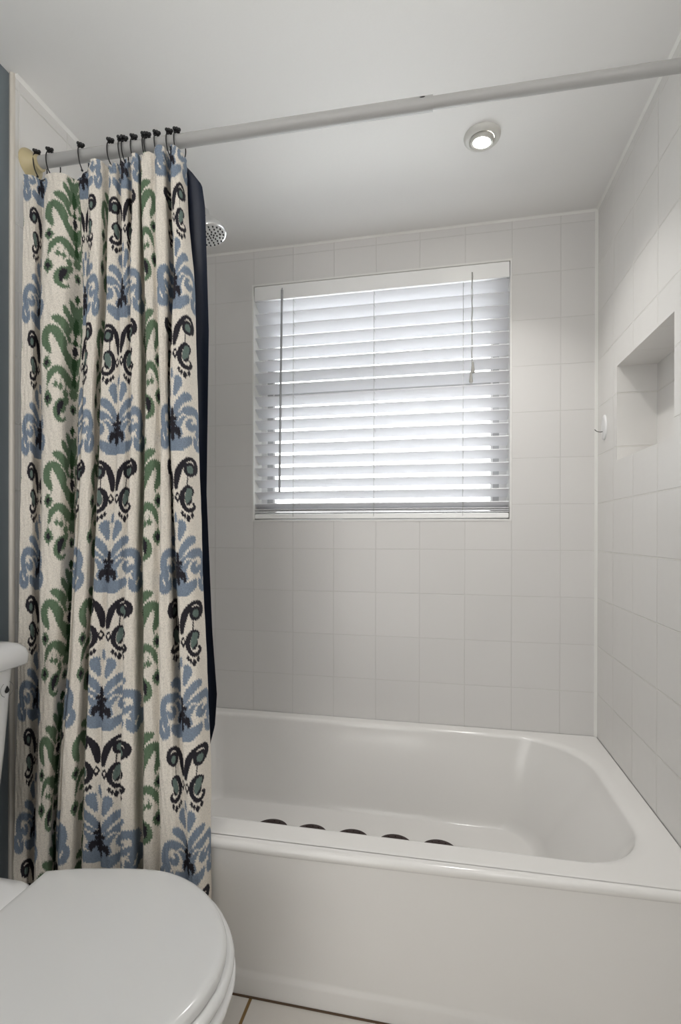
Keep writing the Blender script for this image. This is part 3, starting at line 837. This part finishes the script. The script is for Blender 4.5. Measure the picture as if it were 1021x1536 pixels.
# ------------------------------------------------------------------ navy liner inside the tub
ez = np.array([0.16, 0.373, 0.521, 0.569, 0.647, 0.802, 1.13, 1.504, 1.80, 1.86, 1.885])
ex = np.array([-1.041, -1.040, -1.037, -1.025, -1.020, -1.032, -1.047, -1.042, -1.052, -1.060, -1.085])
NR2, NC2 = 160, 200
zz = np.linspace(1.885, 0.16, NR2)
def liner_y(z): return np.interp(z, [0.16, 0.30, 0.40, 0.9, 1.5, 1.885], [-0.622, -0.655, -0.664, -0.700, -0.732, -0.748])
V3 = []
for z in zz:
    y0 = liner_y(z); xe = np.interp(z, ez, ex); xe = EX + (xe - EX)*(y0 - EY)/(-0.72 - EY)
    for k in range(NC2):
        s = k/(NC2 - 1.0)
        x = -1.455 + s*(xe + 1.455)
        amp = (0.012 if z < 1.4 else 0.008)*min(1, (1 - s)*6)
        if z < 0.5: amp *= 0.6
        y = y0 + amp*math.sin(s*46 + 0.6*math.sin(z*2)) - 0.010*max(0, s - 0.93)/0.07*0
        zt = z - (0.03*max(0.0, s - 0.95)/0.05)*max(0, (z - 1.7)/0.185)
        V3.append((x, y, zt))
F3 = [(r*NC2 + c, (r+1)*NC2 + c, (r+1)*NC2 + c + 1, r*NC2 + c + 1) for r in range(NR2 - 1) for c in range(NC2 - 1)]
lin_o = link_mesh('shower_liner', V3, F3, M_liner)
tag(lin_o, 'dark navy shower liner hanging into the tub behind the patterned curtain', 'shower liner')

# ------------------------------------------------------------------ shower head
SH = Vector((-1.196, -0.395, 1.945))
sh = tag(empty('overhead_shower', (XL, -0.395, 2.0)), 'round chrome shower head with dark nozzles peeking out beside the navy liner', 'shower head')
ax = Vector((0.30, -0.10, -0.95)).normalized()
mb = MB()
mb.lathe([(0.011, -0.075), (0.013, -0.066), (0.016, -0.058), (0.024, -0.046), (0.040, -0.022), (0.046, -0.010), (0.047, -0.002), (0.045, 0.002), (0.042, 0.003)], SH, ax, 40)
mb.build('bell', M_chrome, sh)
mb = MB(); mb.lathe([(0.042, 0.001), (0.041, 0.004), (0.036, 0.0055), (0.002, 0.006)], SH, ax, 40)
fc = mb.build('spray_face', simple('pale spray face', rgb(214, 214, 212), 0.25), sh)
mb = MB(); a_ = ax.orthogonal().normalized(); b_ = ax.cross(a_)
for R, cnt in ((0.036, 18), (0.026, 12), (0.016, 8), (0.007, 5)):
    for k in range(cnt):
        t_ = 2*PI*k/cnt + R*20
        p = SH + a_*R*math.cos(t_) + b_*R*math.sin(t_) + ax*0.0055
        mb.lathe([(0.0026, 0.0), (0.0022, 0.003), (0.001, 0.0034)], p, ax, 8)
nz = mb.build('nozzles', M_nozzle); nz.parent = fc
nz.matrix_parent_inverse = Matrix.Translation(-Vector(sh.location)) if False else Matrix.Identity(4)
mb = MB()
e0 = SH - ax*0.072
arm = catmull([(XL + 0.004, -0.395, 2.030), (-1.42, -0.395, 2.040), (-1.33, -0.395, 2.035), (-1.25, -0.393, 2.030), tuple(e0 - ax*0.012), tuple(e0)], 8)
mb.tube([tuple(p) for p in arm], 0.0095, 16)
mb.build('arm', M_chrome, sh)
mb = MB(); mb.lathe([(0.030, 0), (0.030, 0.003), (0.024, 0.009), (0.012, 0.012), (0.010, 0.012)], (XL - 0.002, -0.395, 2.030), (1, 0, 0), 28)
mb.build('flange', M_chrome, sh)

# ------------------------------------------------------------------ recessed light
LP = Vector((-0.402, -0.392, CEIL))
rl = tag(empty('recessed_light', LP), 'small round white gimbal downlight, lit, in the ceiling above the tub', 'ceiling light')
mb = MB()
mb.lathe([(0.030, -0.002), (0.032, 0.0095), (0.036, 0.0125), (0.042, 0.011), (0.0475, 0.006), (0.049, 0.0), (0.049, -0.002)], LP, (0, 0, -1), 48, cap0=False, cap1=False)
mb.build('trim_ring', simple('satin white ring', rgb(214, 213, 208), 0.3), rl)
tl = Vector((-0.10, 0.10, -1)).normalized(); c0 = LP + Vector((0, 0, -0.0085))
mb = MB()
mb.lathe([(0.0310, -0.004), (0.0325, 0.004), (0.0295, 0.0095), (0.0240, 0.0085), (0.0205, 0.0020)], c0, tl, 44, cap0=False, cap1=False)
mb.build('gimbal_ring', simple('grey gimbal', rgb(196, 194, 188), 0.3), rl)
mb = MB(); mb.lathe([(0.0250, 0.001), (0.0195, 0.0035), (0.012, 0.0052), (0.001, 0.0058)], c0, tl, 40, cap0=True)
mb.build('lens', M_lens, rl)

# ------------------------------------------------------------------ adhesive hook on the right wall
wh = tag(empty('wall_hook', (0, -0.080, 1.376)), 'small white oval adhesive hook with thin wire, on tile left of the niche', 'wall hook')
mb = MB(); rings = []
for d, g in ((0.0, 1.0), (0.003, 1.0), (0.005, 0.93), (0.006, 0.8), (0.0065, 0.4)):
    rings.append([(-d, -0.080 + 0.022*g*math.cos(2*PI*k/32), 1.376 + 0.040*g*math.sin(2*PI*k/32)) for k in range(32)])
mb.loft(rings); mb.build('plate', M_vinyl, wh)
mb = MB(); mb.tube([tuple(p) for p in catmull([(-0.004, -0.080, 1.363), (-0.014, -0.079, 1.362), (-0.023, -0.077, 1.365), (-0.029, -0.076, 1.371)], 5)], 0.0013, 8)
mb.build('wire_prong', simple('dark steel wire', rgb(70, 68, 66), 0.35, metal=0.6), wh)

# ------------------------------------------------------------------ lights
def area(name, loc, rot, sx, sy, power, col=(1, 1, 1), shape='RECTANGLE'):
    l = bpy.data.lights.new(name, 'AREA'); l.shape = shape; l.size = sx; l.size_y = sy; l.energy = power; l.color = col
    o = bpy.data.objects.new(name, l); o.location = loc; o.rotation_euler = rot; COL.objects.link(o)
    return o
dl = area('downlight_bulb', LP + Vector((0, 0, -0.018)), (0, 0, 0), 0.05, 0.05, 2.3, (1.0, 0.985, 0.96), 'DISK')
dl.data.spread = math.radians(108)
# added fill lights, unseen behind the camera: a ceiling globe and a vanity bar
def glow(name, power, r):
    m, nt, b = mat_new(name)
    b.inputs['Base Color'].default_value = (1, 1, 1, 1)
    b.inputs['Emission Color'].default_value = (1.0, 0.985, 0.965, 1)
    b.inputs['Emission Strength'].default_value = power/(4*PI*r*r*PI)
    return m
CLP = (-1.00, -1.70, CEIL)
cl = tag(empty('added_ceiling_fill', CLP), 'added, unseen round white opal ceiling fill lamp in the middle of the bathroom', 'ceiling fill lamp')
mb = MB(); mb.lathe([(0.10, 0), (0.10, -0.015), (0.06, -0.030)], CLP, (0, 0, 1), 40); mb.build('canopy', M_vinyl, cl)
mb = MB(); mb.sphere((CLP[0], CLP[1], CEIL - 0.135), 0.11, 20); mb.build('globe', glow('added ceiling glow', POW_C, 0.11), cl)
vl = tag(empty('added_vanity_fill', (0, -1.80, 1.85)), 'added, unseen chrome fill light bar with three opal globes on the right wall', 'wall fill lamp')
mb = MB(); mb.box((-0.03, -2.15, 1.80), (0.002, -1.45, 1.90)); mb.build('backplate', M_chrome, vl, bevel=0.004)
mgl = glow('added vanity glow', POW_V, 0.07)
for y in (-2.03, -1.80, -1.57):
    mb = MB(); mb.sphere((-0.11, y, 1.85), 0.07, 16); mb.build('globe', mgl, vl)

# added fill panel just beyond the doorway, lights the room from the front
area('added_hall_fill', ((DX0 + DX1)/2, YF - 0.2, 1.02), (PI/2, 0, 0), 0.70, 2.0, POW_H, (1.0, 0.985, 0.965))
w = bpy.data.worlds.new('daylight'); scene.world = w; w.use_nodes = True
bg = w.node_tree.nodes['Background']
bg.inputs['Color'].default_value = (0.995, 0.997, 1.0, 1); bg.inputs['Strength'].default_value = 5.6

# ------------------------------------------------------------------ camera
cam = bpy.data.cameras.new('camera'); co = bpy.data.objects.new('camera', cam); COL.objects.link(co)
cam.sensor_fit = 'HORIZONTAL'; cam.sensor_width = 36.0; cam.lens = 745.45/1021*36.0
cam.shift_y = 33.7/1021
cam.clip_start = 0.02
yaw, pit, rol = 0.20121, -0.00138, 0.00196
fwd = Vector((-math.sin(yaw), math.cos(yaw), math.tan(pit))).normalized()
right = Vector((math.cos(yaw), math.sin(yaw), 0)).normalized()
up = right.cross(fwd)
r2 = right*math.cos(rol) + up*math.sin(rol); u2 = r2.cross(fwd)
M = Matrix((( r2.x, u2.x, -fwd.x, -0.507), (r2.y, u2.y, -fwd.y, -1.798), (r2.z, u2.z, -fwd.z, 1.0357), (0, 0, 0, 1)))
co.matrix_world = M
scene.camera = co

scene.view_settings.view_transform = 'Standard'
scene.view_settings.look = 'None'
scene.view_settings.exposure = 0.18
scene.view_settings.gamma = 1.0
scene.view_settings.use_curve_mapping = False
